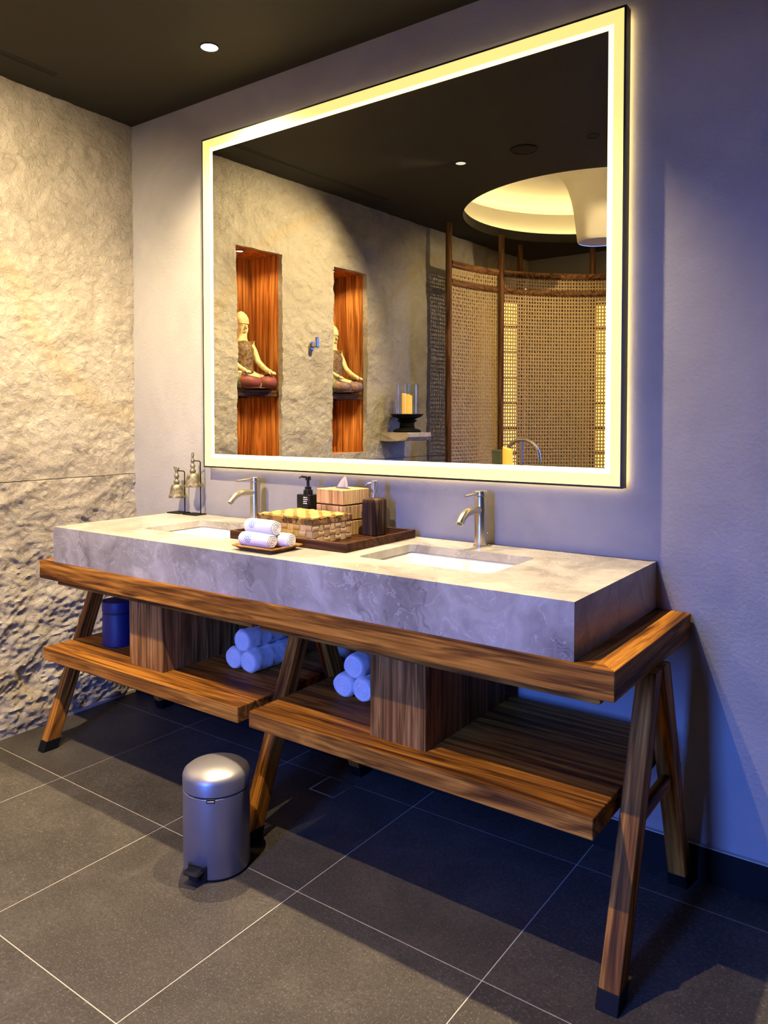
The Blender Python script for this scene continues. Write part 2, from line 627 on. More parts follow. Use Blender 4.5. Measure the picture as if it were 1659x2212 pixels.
for zc in (H, H + .05):
    ed = ring_loop(bm, [P(x, Y, zc) for x, Y in ((-.45, -.12), (RX + .1, -.12), (RX + .1, RY + .1), (-.45, RY + .1))])
    ed += ring_loop(bm, [P(CCX + CCR * math.cos(a), CCY + CCR * math.sin(a), zc) for a in [2 * PI * i / 72 for i in range(72)]])
    bmesh.ops.triangle_fill(bm, edges=ed, use_beauty=True)
lathe(bm, [(CCR, 0), (CCR, .05)], (CCX, CCY, H), 72, False)
bmesh.ops.remove_doubles(bm, verts=bm.verts, dist=1e-5)
ceil = mk('ceiling', bm, CEIL)
tag(ceil, kind='structure')
CC = (CCX, CCY, H)
mk('cove_lip', lathe(bmesh.new(), [(CCR, .05), (CCR, .062), (CCR + .03, .066), (CCR + .03, .052), (CCR + .10, .052), (CCR + .10, .048)], CC, 72, False), CEIL, ceil, smooth=True, flat_angle=30)
mk('cove_drum', lathe(bmesh.new(), [(CCR + .10, .05), (CCR + .10, .23), (CCR + .135, .23), (CCR + .135, .215)], CC, 72, False), COVE, ceil, smooth=True, flat_angle=30)
prof = [(CCR + .20, .215), (CCR + .20, .29), (CCR + .17, .325), (CCR + .08, .345), (.78, .352), (.62, .350), (.48, .338), (.37, .312), (.29, .270), (.235, .215), (.20, .15), (.175, .07), (.16, -.01), (.148, -.10), (.14, -.17), (.137, -.188), (.13, -.195)]
mk('cove_funnel', lathe(bmesh.new(), prof, CC, 72, False), COVE, ceil, smooth=True, flat_angle=40)
mk('funnel_base', lathe(bmesh.new(), [(.0, -.19), (.134, -.19)], CC, 48, False), Mat('funnel_base_paint', (.62, .62, .66), .6).m, ceil)
mk('cove_light', lathe(bmesh.new(), [(CCR + .045, .053), (CCR + .045, .060), (CCR + .075, .060), (CCR + .075, .053)], CC, 72, False), COVE_LED, ceil)
mk('cove_light', lathe(bmesh.new(), [(CCR + .145, .22), (CCR + .145, .228), (CCR + .175, .228), (CCR + .175, .22)], CC, 72, False), COVE_LED, ceil)
mk('cove_shelf', lathe(bmesh.new(), [(CCR + .10, .213), (CCR + .21, .213), (CCR + .21, .216), (CCR + .135, .216)], CC, 72, False), COVE, ceil)

# ------------------------------------------------------------------ vanity table
WL, WR, WF, WT, WB = .2443, 2.4227, .6036, .7198, .6527
van = empty('vanity_table', (WL + WR) / 2, .3, 0, 'long teak vanity table on three A-frame trestles under the lit mirror', 'table')
fz = lambda a, b, h: P(a, b, h)
MI = .035
mk('front_rail', prism(bmesh.new(), [(WL, WF), (WR, WF), (WR - MI, WF - MI), (WL + MI, WF - MI)], WB, WT, fz, .0015), TEAK_X, van)
EW = .115
mk('end_rail', prism(bmesh.new(), [(WR, WF - .0004), (WR, .004), (WR - EW, .004), (WR - EW, WF - MI), (WR - MI, WF - MI)], WB, WT, fz, .0015), TEAK_Y, van)
mk('end_rail', prism(bmesh.new(), [(WL, WF - .0004), (WL + MI, WF - MI), (WL + EW, WF - MI), (WL + EW, .004), (WL, .004)], WB, WT, fz, .0015), TEAK_Y, van)
mk('deck_board', B(WL + EW, WR - EW, .004, WF - MI, WB + .01, WT - .002), TEAK_X, van)
AZ = .6255
mk('apron', B(.293, 1.320, .03, .56, AZ, WB, .001), TEAK_X, van)
mk('apron', B(1.349, 2.376, .03, .56, AZ, WB, .001), TEAK_X, van)


def leg(x0, x1, yb0, yb1, yt0, yt1, zt):
    zb = .038
    f = lambda z: (yb0 + (yt0 - yb0) * z / zt, yb1 + (yt1 - yb1) * z / zt)
    ang = math.atan2(-(yt0 - yb0), zt)
    fr = Matrix.Translation(P((x0 + x1) / 2, (yb0 + yb1) / 2, 0)) @ Matrix.Rotation(-ang, 4, 'X')
    def seg(z0, z1, g):
        bm = bmesh.new()
        a, b = f(z0), f(z1)
        vs = []
        for z, (p, q) in ((z0, a), (z1, b)):
            vs += [bm.verts.new(P(x, Y, z)) for x, Y in ((x0 - g, p - g), (x1 + g, p - g), (x1 + g, q + g), (x0 - g, q + g))]
        fs = [(0, 1, 2, 3), (7, 6, 5, 4)] + [(i, i + 4, (i + 1) % 4 + 4, (i + 1) % 4) for i in range(4)]
        fc = [bm.faces.new([vs[i] for i in q]) for q in fs]
        bmesh.ops.bevel(bm, geom=bm.edges[:], offset=.0016, segments=1, affect='EDGES')
        return bm
    o = mk('leg', seg(zb - .004, zt, 0), TEAK_Z, van, frame=fr)
    bo = mk('leg_boot', seg(0, zb, .0018), BLACK_MATT, o, frame=fr)
    bo['label'] = 'black boot cap on the leg end'
    return o


LEGX = [(.240, .2745), (1.3105, 1.3525), (2.3935, 2.4385)]
for x0, x1 in LEGX:
    leg(x0, x1, .560, .617, .312, .368, AZ if 1 < x0 < 2 else WB)
    leg(x0, x1, .018, .074, .252, .308, AZ if 1 < x0 < 2 else WB)
    mk('stretcher', B((x0 + x1) / 2 - .011, (x0 + x1) / 2 + .011, .10, .425, .318, .3485, .001), TEAK_Y, van)
SZ0, SZ1, SF = .3515, .3986, .610
for x0, x1 in ((.2745, 1.3085), (1.3545, 2.3815)):
    mk('shelf', B(x0, x1, .05, SF, SZ0, SZ1, .0018), TEAK_X, van)
for x0, x1, nb in ((.700, .880, 4), (1.742, 1.917, 4)):
    yf = .540
    pb = mk('plumbing_box', B(x0 + .004, x1 - .004, .10, yf - .004, SZ1, AZ), PALE_Z, van)
    for k in range(nb):
        a = x0 + (x1 - x0) * k / nb
        mk('board', B(a + .0003, a + (x1 - x0) / nb - .0003, yf - .004, yf, SZ1, AZ, .0004), PALE_Z, pb)
    for k in range(6):
        a = .10 + (yf - .104) * k / 6
        for xa, xb in ((x1 - .004, x1), (x0, x0 + .004)):
            mk('board', B(xa, xb, a + .0003, a + (yf - .104) / 6 - .0003, SZ1, AZ, .0004), PALE_Z, pb)

# ------------------------------------------------------------------ marble countertop
BL, BR, BF, BZ0, BZ1, BT = .327, 2.331, .5955, .7202, .850, .024
top = empty('countertop', (BL + BR) / 2, .3, BZ0, 'thick grey marble countertop with two sink cutouts on the teak table', 'countertop')
SINKS = [(.628, 1.052), (1.613, 2.040)]
SY0, SY1 = .151, .432
bm = bmesh.new()
loops = []
for z, ins in ((BZ1, 0), (BZ1 - BT, 0)):
    ed = []
    L = []
    for pts in ([(BL + ins, .001), (BR - ins, .001), (BR - ins, BF - ins), (BL + ins, BF - ins)],
                *[rrect(a, b, SY0, SY1, .022) for a, b in SINKS]):
        vs = [bm.verts.new(P(x, Y, z)) for x, Y in pts]
        L.append(vs)
        ed += [bm.edges.new((vs[i], vs[(i + 1) % len(vs)])) for i in range(len(vs))]
    bmesh.ops.triangle_fill(bm, edges=ed, use_beauty=True)
    loops.append(L)
for a, b in zip(*loops):
    for i in range(len(a)):
        j = (i + 1) % len(a)
        bm.faces.new((a[i], a[j], b[j], b[i]))
mk('top_slab', bm, MARBLE, top)
e = .0004
prof = [(BF, BZ0), (BF, BZ1 - BT), (BF - BT, BZ1 - BT), (BF - BT, BZ0)]
SEAM = 1.297
for x0, x1 in ((BL, SEAM - .0004), (SEAM + .0004, BR)):
    mk('front_panel', prism(bmesh.new(), prof, x0, x1, lambda a, b, h: P(h, a, b)), MARBLE, top)
for xs, sg in ((BL, 1), (BR, -1)):
    pr = [(xs, BZ0), (xs, BZ1 - BT), (xs + sg * BT, BZ1 - BT), (xs + sg * BT, BZ0)]
    for y0, y1 in ((.001, .3055), (.3065, BF - BT)):
        mk('side_panel', prism(bmesh.new(), pr, y0, y1, lambda a, b, h: P(a, h, b)), MARBLE, top)

for k, (a, b) in enumerate(SINKS):
    nm = ('left', 'right')[k]
    snk = empty('sink_basin', (a + b) / 2, (SY0 + SY1) / 2, BZ0,
                ('white undermount sink basin partly hidden by the towel plate' if k == 0 else 'white undermount sink basin fully open beside the dark tray'), 'sink', 'undermount sinks')
    bm = bmesh.new()
    rings = []
    for ins, z, r in ((-.016, .8255, .03), (-.004, .8255, .026), (.002, .815, .03), (.012, .765, .045), (.03, .742, .06), (.07, .735, .06), (.13, .732, .01)):
        rings.append([bm.verts.new(P(x, Y, z)) for x, Y in rrect(a + ins, b - ins, SY0 + ins, SY1 - ins, r)])
    for p, q in zip(rings, rings[1:]):
        for i in range(len(p)):
            j = (i + 1) % len(p)
            bm.faces.new((p[i], p[j], q[j], q[i]))
    bm.faces.new(rings[-1])
    mk('bowl', bm, WHITE, snk, smooth=True, flat_angle=60)
    mk('drain', lathe(bmesh.new(), [(.0, .0035), (.02, .0035), (.022, .002), (.022, 0)], ((a + b) / 2, (SY0 + SY1) / 2, .7325), 24), STEEL, snk, smooth=True, flat_angle=40)

# ------------------------------------------------------------------ taps
for k, (fx, fy) in enumerate(((.826, .058), (1.813, .063))):
    t = empty('basin_tap', fx, fy, BZ1, ('brushed nickel basin tap nearer the stone wall and bells' if k == 0 else 'brushed nickel basin tap standing alone right of the tray'), 'tap', 'basin taps')
    c = (fx, fy, BZ1)
    mk('base_ring', lathe(bmesh.new(), [(.0235, 0), (.0235, .004), (.021, .005)], c, 32), NICKEL, t, smooth=True, flat_angle=40)
    mk('body', lathe(bmesh.new(), [(.0193, .004), (.0193, .155), (.0188, .156)], c, 32), NICKEL, t, smooth=True, flat_angle=40)
    lv = mk('lever_cap', lathe(bmesh.new(), [(.0188, .1575), (.0193, .158), (.0193, .1715), (.0185, .1725), (0, .1725)], c, 32), NICKEL, t, smooth=True, flat_angle=40)
    mk('lever', tube(bmesh.new(), [P(fx, fy + .015, BZ1 + .166), P(fx, fy + .096, BZ1 + .163)], .0034, 10), NICKEL, lv, smooth=True, flat_angle=50)
    z0 = BZ1 + .114
    pts = [P(fx, fy + .012, z0), P(fx, fy + .055, z0 + .001)] + bez(P(fx, fy + .07, z0 + .001), P(fx, fy + .108, z0 - .001), P(fx, fy + .130, z0 - .031), 9)
    sp = mk('spout', tube(bmesh.new(), pts, .0122, 20), NICKEL, t, smooth=True, flat_angle=50)
    d = (pts[-1] - pts[-2]).normalized()
    mk('aerator', tube(bmesh.new(), [pts[-1] - d * .004, pts[-1] + d * .0006], .0092, 20), BLACK, sp)
    kn = mk('popup_rod', tube(bmesh.new(), [P(fx, fy - .018, BZ1), P(fx, fy - .030, BZ1 + .037)], .002, 8), NICKEL, t)
    mk('popup_knob', tube(bmesh.new(), [P(fx - .004, fy - .030, BZ1 + .037), P(fx + .010, fy - .031, BZ1 + .037)], .0026, 10), NICKEL, kn)

# ------------------------------------------------------------------ mirror
ML, MR, MB, MTp = .5228, 2.2481, 1.0498, 2.3728
mir = empty('wall_mirror', (ML + MR) / 2, 0.0, MB, 'large rectangular wall mirror with glowing yellow edge in thin black frame', 'mirror')
fw = .006
for a in ((ML, MR, MTp - fw, MTp), (ML, MR, MB, MB + fw), (ML, ML + fw, MB + fw, MTp - fw), (MR - fw, MR, MB + fw, MTp - fw)):
    mk('frame_bar', B(a[0], a[1], .014, .050, a[2], a[3]), BLACK, mir)
IL, IR, IB, IT = .5865, 2.1985, 1.105, 2.316
ol, orr, ob, ot = ML + fw, MR - fw, MB + fw, MTp - fw
fy_ = lambda a, b, h: P(a, h, b)
for pts in (((ol, ot), (orr, ot), (IR, IT), (IL, IT)), ((ol, ob), (IL, IB), (IR, IB), (orr, ob)), ((ol, ob), (ol, ot), (IL, IT), (IL, IB)), ((orr, ob), (IR, IB), (IR, IT), (orr, ot))):
    mk('lit_band', prism(bmesh.new(), list(pts), .044, .0492, fy_), LED_BAND, mir)
lw = .015
for a in ((IL - lw, IR + lw, IT, IT + lw), (IL - lw, IR + lw, IB - lw, IB), (IL - lw, IL, IB, IT), (IR, IR + lw, IB, IT)):
    mk('led_line', B(a[0], a[1], .048, .0494, a[2], a[3]), LED_LINE, mir)
mk('glass', B(IL, IR, .0435, .049, IB, IT), MIRROR, mir)
mk('back_board', B(ML + .03, MR - .03, .010, .0435, MB + .03, MTp - .03), BLACK, mir)
for a in ((ML + .010, MR - .010, MTp - .018, MTp - .010), (ML + .010, MR - .010, MB + .010, MB + .018), (ML + .010, ML + .018, MB + .02, MTp - .02), (MR - .018, MR - .010, MB + .02, MTp - .02)):
    mk('backlight_strip', B(a[0], a[1], .012, .020, a[2], a[3]), LED_BACK, mir)

# ------------------------------------------------------------------ ceiling fittings
LBL = ['lit recessed ceiling downlight above the corner end of the countertop', 'recessed downlight above the right half of the countertop',
       'small recessed downlight seen in the mirror left of the round speaker', 'dark recessed downlight seen in the mirror right of the round speaker', 'added unseen ceiling lamp that brightens the rattan screen']
for k, (x, Y, *_r) in enumerate(SPOTS):
    t = empty('ceiling_downlight', x, Y, H, LBL[k], 'downlight', 'ceiling downlights')
    R_ = .030 if k < 2 else .026
    mk('trim_ring', lathe(bmesh.new(), [(R_ + .004, 0), (R_ + .004, -.0025), (R_, -.003), (R_, 0)], (x, Y, H), 32, False), CEIL, t, smooth=True, flat_angle=30)
    mk('lens', lathe(bmesh.new(), [(0, -.0012), (R_, -.0012), (R_, -.0002)], (x, Y, H), 32, False), (LENS if k in (0, 1, 4) else LENS_DIM if k == 2 else CEIL), t)
t = empty('ceiling_speaker', 1.303, 1.391, H, 'round black ceiling speaker seen in the mirror', 'speaker')
mk('rim', lathe(bmesh.new(), [(.068, 0), (.068, -.004), (.062, -.006), (.060, -.003)], (1.303, 1.391, H), 40, False), BLACK_MATT, t, smooth=True)
mk('grille', lathe(bmesh.new(), [(0, -.004), (.061, -.003)], (1.303, 1.391, H), 40, False), BLACK_MATT, t)
t = empty('air_slot', .19, 1.1, H, 'narrow black linear air slot in ceiling beside the stone wall', 'vent')
for a in ((.166, .171), (.193, .198)):
    bm = box(bmesh.new(), a[0], a[1], .50, 1.70, H - .002, H); bm.transform(SW); mk('slot_edge', bm, CEIL, t)
bm = box(bmesh.new(), .171, .193, .50, 1.70, H - .0008, H - .0002); bm.transform(SW)
mk('slot_gap', bm, Mat('slot_void', (.002, .002, .002), .9).m, t)

# ------------------------------------------------------------------ bells on stands
for k, (bx, by, zb, zr) in enumerate(((.360, .056, .917, 1.028), (.460, .054, .967, 1.073))):
    which = ('shorter', 'taller')[k]
    st = empty('bell_stand', bx, by, BZ1, which + ' thin black iron stand holding a bronze bell', 'stand', 'bell stands')
    mk('base_plate', B(bx - .040, bx + .042, .018, .078, BZ1, BZ1 + .004, .001), BLACK_MATT, st)
    rx, ry = bx + .024, .034
    pts = [P(rx, ry, BZ1 + .003), P(rx, ry, zr - .012)] + bez(P(rx, ry, zr - .008), P(rx, ry, zr), P(rx - .008, ry + .007, zr), 5) + [P(bx + .004, by - .002, zr + .001)]
    mk('rod', tube(bmesh.new(), pts, .0022, 8), BLACK_MATT, st, smooth=True)
    bl = empty('temple_bell', bx, by, zb, 'weathered bronze hand bell hanging on the %s black stand' % which, 'bell', 'bronze bells')
    c = (bx, by, zb)
    mk('bell_body', lathe(bmesh.new(), [(.027, .002), (.0345, -.001), (.0355, .003), (.032, .010), (.0285, .022), (.026, .038), (.0235, .049), (.017, .055), (.0, .057)], c, 32, False,
                          lambda r, a: r * (1 + .012 * math.sin(5 * a))), BRONZE, bl, smooth=True, flat_angle=60)
    top_ = (1.046 if k == 0 else 1.110) - zb
    n = 3 if k == 0 else 4
    pr = []
    for i in range(n):
        a0 = .055 + (top_ - .055) * i / n
        a1 = .055 + (top_ - .055) * (i + 1) / n
        w = .0125 - .002 * i
        pr += [(w * .62, a0), (w, a0 + (a1 - a0) * .25), (w, a0 + (a1 - a0) * .55), (w * .6, a0 + (a1 - a0) * .8)]
    pr += [(.006, top_ - .004), (.0, top_)]
    h = mk('handle', lathe(bmesh.new(), [(.0125, .053)] + pr, c, 20, False), BRONZE, bl, smooth=True, flat_angle=60)
    if k == 0:
        mk('finial', tube(bmesh.new(), [P(bx - .016, by, zb + top_ - .003), P(bx - .006, by, zb + top_ - .010), P(bx + .006, by, zb + top_ - .010), P(bx + .013, by, zb + top_ - .004)], [.004, .006, .006, .004], 10), BRONZE, h, smooth=True)

# ------------------------------------------------------------------ tray and what stands on it
TX, TXR, TYB, TYF = 1.062, 1.553, .036, .408
t = empty('serving_tray', (TX + TXR) / 2, .22, BZ1, 'dark walnut tray between the two sinks', 'tray')
mk('tray_floor', B(TX + .01, TXR - .01, TYB + .01, TYF - .01, BZ1, BZ1 + .006), TRAYW, t)
rw_ = .011
for a in ((TX, TXR, TYF - rw_, TYF), (TX, TXR, TYB, TYB + rw_), (TX, TX + rw_, TYB + rw_, TYF - rw_), (TXR - rw_, TXR, TYB + rw_, TYF - rw_)):
    mk('tray_side', B(a[0], a[1], a[2], a[3], BZ1, BZ1 + .027, .001), TRAYW, t)
ZT = BZ1 + .006

# woven box
RB = Matrix.Rotation(math.radians(-3), 4, 'Z')
bc = Vector((1.281, -.283, ZT))
FB = Matrix.Translation(bc) @ RB


def L2(bm): bm.transform(FB); return bm


wbx = empty('woven_box', 1.281, .283, ZT, 'square lidded box of woven pale strips with mottled amber lid rim on the dark tray', 'box')
hw, hd, hb, hl = .122, .090, .060, .080
body = mk('box_body', L2(B(-hw, hw, -hd, hd, 0, hb)), STRAW, wbx)
lid = mk('lid', L2(B(-hw - .004, hw + .004, -hd - .004, hd + .004, hb, hl, .0015)), SHELLW, wbx)
strip_cache = {}


def strip(w, h, mat, key):
    if key in strip_cache: return strip_cache[key]
    bm = bmesh.new()
    n = 4
    rows = []
    for i in range(n + 1):
        a = -w / 2 + w * i / n
        z = .0030 * math.sin(PI * i / n) ** .6 + .0003
        rows.append((bm.verts.new((a, -h / 2, z)), bm.verts.new((a, h / 2, z)), bm.verts.new((a, -h / 2, 0)), bm.verts.new((a, h / 2, 0))))
    for p, q in zip(rows, rows[1:]):
        bm.faces.new((p[0], q[0], q[1], p[1])); bm.faces.new((p[0], p[2], q[2], q[0])); bm.faces.new((p[1], q[1], q[3], p[3]))
    bmesh.ops.recalc_face_normals(bm, faces=bm.faces)
    me = bpy.data.meshes.new('woven_strip'); bm.to_mesh(me); bm.free(); me.materials.append(mat)
    strip_cache[key] = me
    return me


def weave(parent, origin, u, v, nrm, W_, H_, nu, nv, mat, key):
    cw, ch = W_ / nu, H_ / nv
    ma = strip(cw * 1.02, ch * .97, mat, key + 'a')
    mb_ = strip(ch * 1.02, cw * .97, mat, key + 'b')
    for i in range(nu):
        for j in range(nv):
            c = origin + u * (cw * (i + .5)) + v * (ch * (j + .5)) + nrm * .0002
            if (i + j) % 2:
                M = Matrix((u, v, nrm)).transposed().to_4x4(); me = ma
            else:
                M = Matrix((v, -u, nrm)).transposed().to_4x4(); me = mb_
            M.translation = c
            inst('woven_strip', me, parent, FB @ M)


ex, ey, ez = Vector((1, 0, 0)), Vector((0, 1, 0)), Vector((0, 0, 1))
weave(body, Vector((-hw, -hd, .001)), ex, ez, -ey, 2 * hw, hb - .002, 9, 3, STRAW, 'f')
weave(body, Vector((hw, -hd, .001)), ey, ez, ex, 2 * hd, hb - .002, 7, 3, STRAW, 's')
weave(body, Vector((-hw, hd, .001)), -ey, ez, -ex, 2 * hd, hb - .002, 7, 3, STRAW, 's')
weave(lid, Vector((-hw + .006, -hd + .006, hl)), ex, ey, ez, 2 * hw - .012, 2 * hd - .012, 8, 6, STRAW_TOP, 't')

# tissue box
FT = Matrix.Translation(Vector((1.309, -.118, ZT))) @ Matrix.Rotation(math.radians(-5), 4, 'Z')
tb = empty('tissue_box', 1.309, .118, ZT, 'tall pale zebra grain wooden tissue box with two grooves behind the woven box', 'tissue box')
ht, hh = .064, .152
ys = [(0, .047), (.052, .099), (.104, hh)]
for a, b in ys:
    bm = B(-ht, ht, -ht, ht, a, b, .0012); bm.transform(FT); mk('tier', bm, ASH_Z, tb)
bm = B(-ht + .004, ht - .004, -ht + .004, ht - .004, .002, hh - .004); bm.transform(FT); mk('core', bm, SHELF_D, tb)
bm = prism(bmesh.new(), rrect(-.034, .034, -.008, .008, .0079, 5), hh - .001, hh + .0006, lambda a, b, h: P(a, b, h)); bm.transform(FT)
mk('slot', bm, BLACK_MATT, tb)
bm = bmesh.new()
prev = None
for i in range(9):
    tq = i / 8
    row = []
    for j in range(7):
        q = j / 6
        w = .030 * (1 - tq) ** .8 + .0012
        xx = (q - .5) * 2 * w + .012 * tq
        yy = .006 * math.sin(q * PI * 2.5 + tq * 2) * (1 - tq * .6)
        row.append(bm.verts.new(P(xx, yy, hh + .048 * tq * (1 - .25 * abs(q - .45)))))
    if prev:
        for j in range(6): bm.faces.new((prev[j], prev[j + 1], row[j + 1], row[j]))
    prev = row
bmesh.ops.solidify(bm, geom=bm.faces[:], thickness=.0006)
bm.transform(FT)
mk('tissue', bm, TISSUE, tb, smooth=True)

# ribbed soap dispenser
sx, sy = 1.427, .096
sd = empty('soap_dispenser', sx, sy, ZT, 'square dark brown ribbed soap dispenser with steel pump on the tray', 'dispenser')
bm = bmesh.new()
rings = []
for z, sc in ((0, .94), (.003, 1), (.112, 1), (.120, .93), (.125, .72), (.126, .40)):
    ring = []
    pts = rrect(-.031, .031, -.031, .031, .006, 3)
    fine = []
    for i in range(len(pts)):
        p, q = pts[i], pts[(i + 1) % len(pts)]
        L = math.hypot(q[0] - p[0], q[1] - p[1])
        m = 18 if L > .02 else 1
        for kq in range(m):
            tq = kq / m
            x, y = p[0] + (q[0] - p[0]) * tq, p[1] + (q[1] - p[1]) * tq
            g = (.0022 * (1 - abs(math.sin(tq * PI * 4.5)) ** .4)) if m > 1 and z < .119 else 0
            rr = math.hypot(x, y)
            fine.append((x * (1 - g / rr), y * (1 - g / rr)))
    rings.append([bm.verts.new(P(sx + x * sc, sy + y * sc, ZT + z)) for x, y in fine])
for a, b in zip(rings, rings[1:]):
    for i in range(len(a)):
        j = (i + 1) % len(a); bm.faces.new((a[i], a[j], b[j], b[i]))
bm.faces.new(rings[0]); bm.faces.new(rings[-1])
mk('bottle', bm, RIBW, sd)
c = (sx, sy, ZT)
mk('collar', lathe(bmesh.new(), [(.0125, .125), (.0125, .141), (.0105, .142)], c, 24), STEEL, sd, smooth=True, flat_angle=40)
mk('stem', lathe(bmesh.new(), [(.006, .141), (.006, .160)], c, 16), STEEL, sd, smooth=True, flat_angle=40)
ph = mk('pump_head', lathe(bmesh.new(), [(.0085, .150), (.0105, .152), (.0105, .181), (.009, .182)], c, 24), STEEL, sd, smooth=True, flat_angle=40)
mk('nozzle', tube(bmesh.new(), [P(sx - .006, sy + .004, ZT + .175), P(sx - .020, sy + .010, ZT + .172), P(sx - .027, sy + .013, ZT + .163)], .0032, 10), STEEL, ph, smooth=True)

# black pump bottle
px_, py_ = 1.133, .098
pb = empty('pump_bottle', px_, py_, ZT, 'glossy black pump bottle with small white print behind the woven box', 'bottle')
GBLACK = Mat('glossy_black_plastic', (.006, .006, .007), .15).m
bm = bmesh.new()
prism(bm, rrect(px_ - .032, px_ + .032, py_ - .03, py_ + .03, .009, 4), ZT, ZT + .121, fz, .002)
pbody = mk('bottle', bm, GBLACK, pb)
c = (px_, py_, ZT)
mk('collar', lathe(bmesh.new(), [(.017, .121), (.017, .136), (.012, .138), (.012, .147), (.008, .148)], c, 24), GBLACK, pb, smooth=True, flat_angle=40)
mk('stem', lathe(bmesh.new(), [(.0055, .147), (.0055, .176)], c, 16), GBLACK, pb, smooth=True, flat_angle=40)
hd_ = mk('pump_head', lathe(bmesh.new(), [(.008, .170), (.0105, .172), (.0105, .184), (.0095, .185)], c, 20), GBLACK, pb, smooth=True, flat_angle=40)
mk('nozzle', tube(bmesh.new(), [P(px_, py_, ZT + .181), P(px_ - .024, py_ + .006, ZT + .183), P(px_ - .034, py_ + .009, ZT + .178)], [.005, .0045, .003], 10), GBLACK, hd_, smooth=True)
bm = bmesh.new()
for zz, ws in ((.110, (.010, .006)), (.103, (.004, .008, .004)), (.096, (.009, .005)), (.089, (.006, .009))):
    xx = px_ + .004
    for w in ws:
        if xx + w < px_ + .027: box(bm, xx, xx + w, py_ + .030, py_ + .0303, ZT + zz, ZT + zz + .0035)
        xx += w + .002
mk('print', bm, WHITEPRINT, pbody)

# small plate
t = empty('wooden_plate', 1.315, .492, BZ1, 'small brown wooden plate under the printed hand towels', 'plate')
bm = bmesh.new()
PXa, PXb, PYa, PYb = 1.232, 1.402, .424, .562
rings = []
for ins, z in ((.016, 0), (.016, .004), (0, .0135), (.001, .016), (.006, .0162), (.018, .009)):
    rings.append([bm.verts.new(P(x, Y, BZ1 + z)) for x, Y in rrect(PXa + ins, PXb - ins, PYa + ins, PYb - ins, .006, 3)])
for a, b in zip(rings, rings[1:]):
    for i in range(len(a)):
        j = (i + 1) % len(a); bm.faces.new((a[i], a[j], b[j], b[i]))
bm.faces.new(rings[0]); bm.faces.new(rings[-1])
mk('plate_dish', bm, PLATEW, t)


# ------------------------------------------------------------------ rolled towels
def towel_r(a, x, r, L, seed, ridges, flap, skew=1.1):
    rr = r
    fa = (a - flap - skew * x / L) % (2 * PI)
    rr += r * .10 * max(0, 1 - fa / 2.4) * min(1, fa / .10)          # loose outer flap
    if ridges: rr += r * ridges * max(0, math.sin(a * 1.0 + x / r * 4.2 + seed)) ** 8
    return rr + r * .035 * noise.noise(Vector((x * 40, a * 1.5, seed)))


def roll(r, L, seed, ridges=0., spiral=.8, flap=1.2, skew=1.1, nseg=64):
    """rolled towel along local +x, centre of its length at the origin"""
    bm = bmesh.new()
    n = 22
    rings = []
    for i in range(n + 1):
        x = -L / 2 + L * i / n
        e = min(i, n - i) / n
        ed = 1 - .10 * math.exp(-e * 30)
        ring = []
        for k in range(nseg):
            a = 2 * PI * k / nseg
            rr = towel_r(a, x, r, L, seed, ridges, flap) - r * (1 - ed)
            ring.append(bm.verts.new((x, rr * math.cos(a), rr * math.sin(a) * .96)))
        rings.append(ring)
    for a, b in zip(rings, rings[1:]):
        for i in range(nseg):
            j = (i + 1) % nseg; bm.faces.new((a[i], a[j], b[j], b[i]))
    m = 14
    for ring, sg in ((rings[0], -1), (rings[-1], 1)):
        prev = ring
        for q in range(1, m):
            f = 1 - q / m
            cur = []
            for k in range(nseg):
                a = 2 * PI * k / nseg
                ph_ = ((f * 3.3 - a / (2 * PI)) % 1.0)
                g = -spiral * r * .20 * math.exp(-((ph_ - .5) / .17) ** 2) + r * .05 * (1 - f)
                g += r * .06 * math.sin(min(1, q / 2) * PI / 2)
                co = ring[k].co
                cur.append(bm.verts.new((co.x + sg * g, co.y * f, co.z * f)))
            for i in range(nseg):
                j = (i + 1) % nseg; bm.faces.new((prev[i], prev[j], cur[j], cur[i]))
            prev = cur
        bm.faces.new(prev)
    bmesh.ops.recalc_face_normals(bm, faces=bm.faces)
    return bm


def towel_obj(c, r, L, ang, seed, label, group, ridges=0., flap=1.2, emblem=None):
    M = Matrix.Translation(P(*c)) @ Matrix.Rotation(ang, 4, 'Z')
    bm = roll(r, L, seed, ridges, flap=flap)
    me = bpy.data.meshes.new('rolled_towel'); bm.to_mesh(me); bm.free(); me.materials.append(TERRY)
    me.polygons.foreach_set('use_smooth', [True] * len(me.polygons))
    o = bpy.data.objects.new('rolled_towel', me)
    link(o, None, M)
    tag(o, label, 'towel', group)
    if emblem:
        x0, a0 = emblem
        bm = bmesh.new()
        def at(u, v):
            a = a0 + v / r
            rr = towel_r(a, x0 + u, r, L, seed, ridges, flap) + .0009
            return M @ Vector((x0 + u, rr * math.cos(a), rr * math.sin(a) * .96))
        def petal(pts):
            vs = [bm.verts.new(at(u, v)) for u, v in pts]
            bm.faces.new(vs)
        for k in range(11):                     # outer ring of short strokes
            a1 = 2 * PI * k / 11; a2 = a1 + 2 * PI / 11 * .62
            petal([(R_ * math.cos(q), R_ * math.sin(q)) for R_, q in ((.0125, a1), (.0138, (a1 + a2) / 2), (.0125, a2), (.0098, a2 - .05), (.0098, a1 + .1))])
        for k in range(6):                      # inner curl of petals
            a1 = 2 * PI * k / 6 + .3
            petal([(R_ * math.cos(q), R_ * math.sin(q)) for R_, q in ((.0020, a1), (.0060, a1 - .25), (.0082, a1 + .15), (.0058, a1 + .45))])
        mk('emblem', bm, BLUEPRINT, o)
    return o


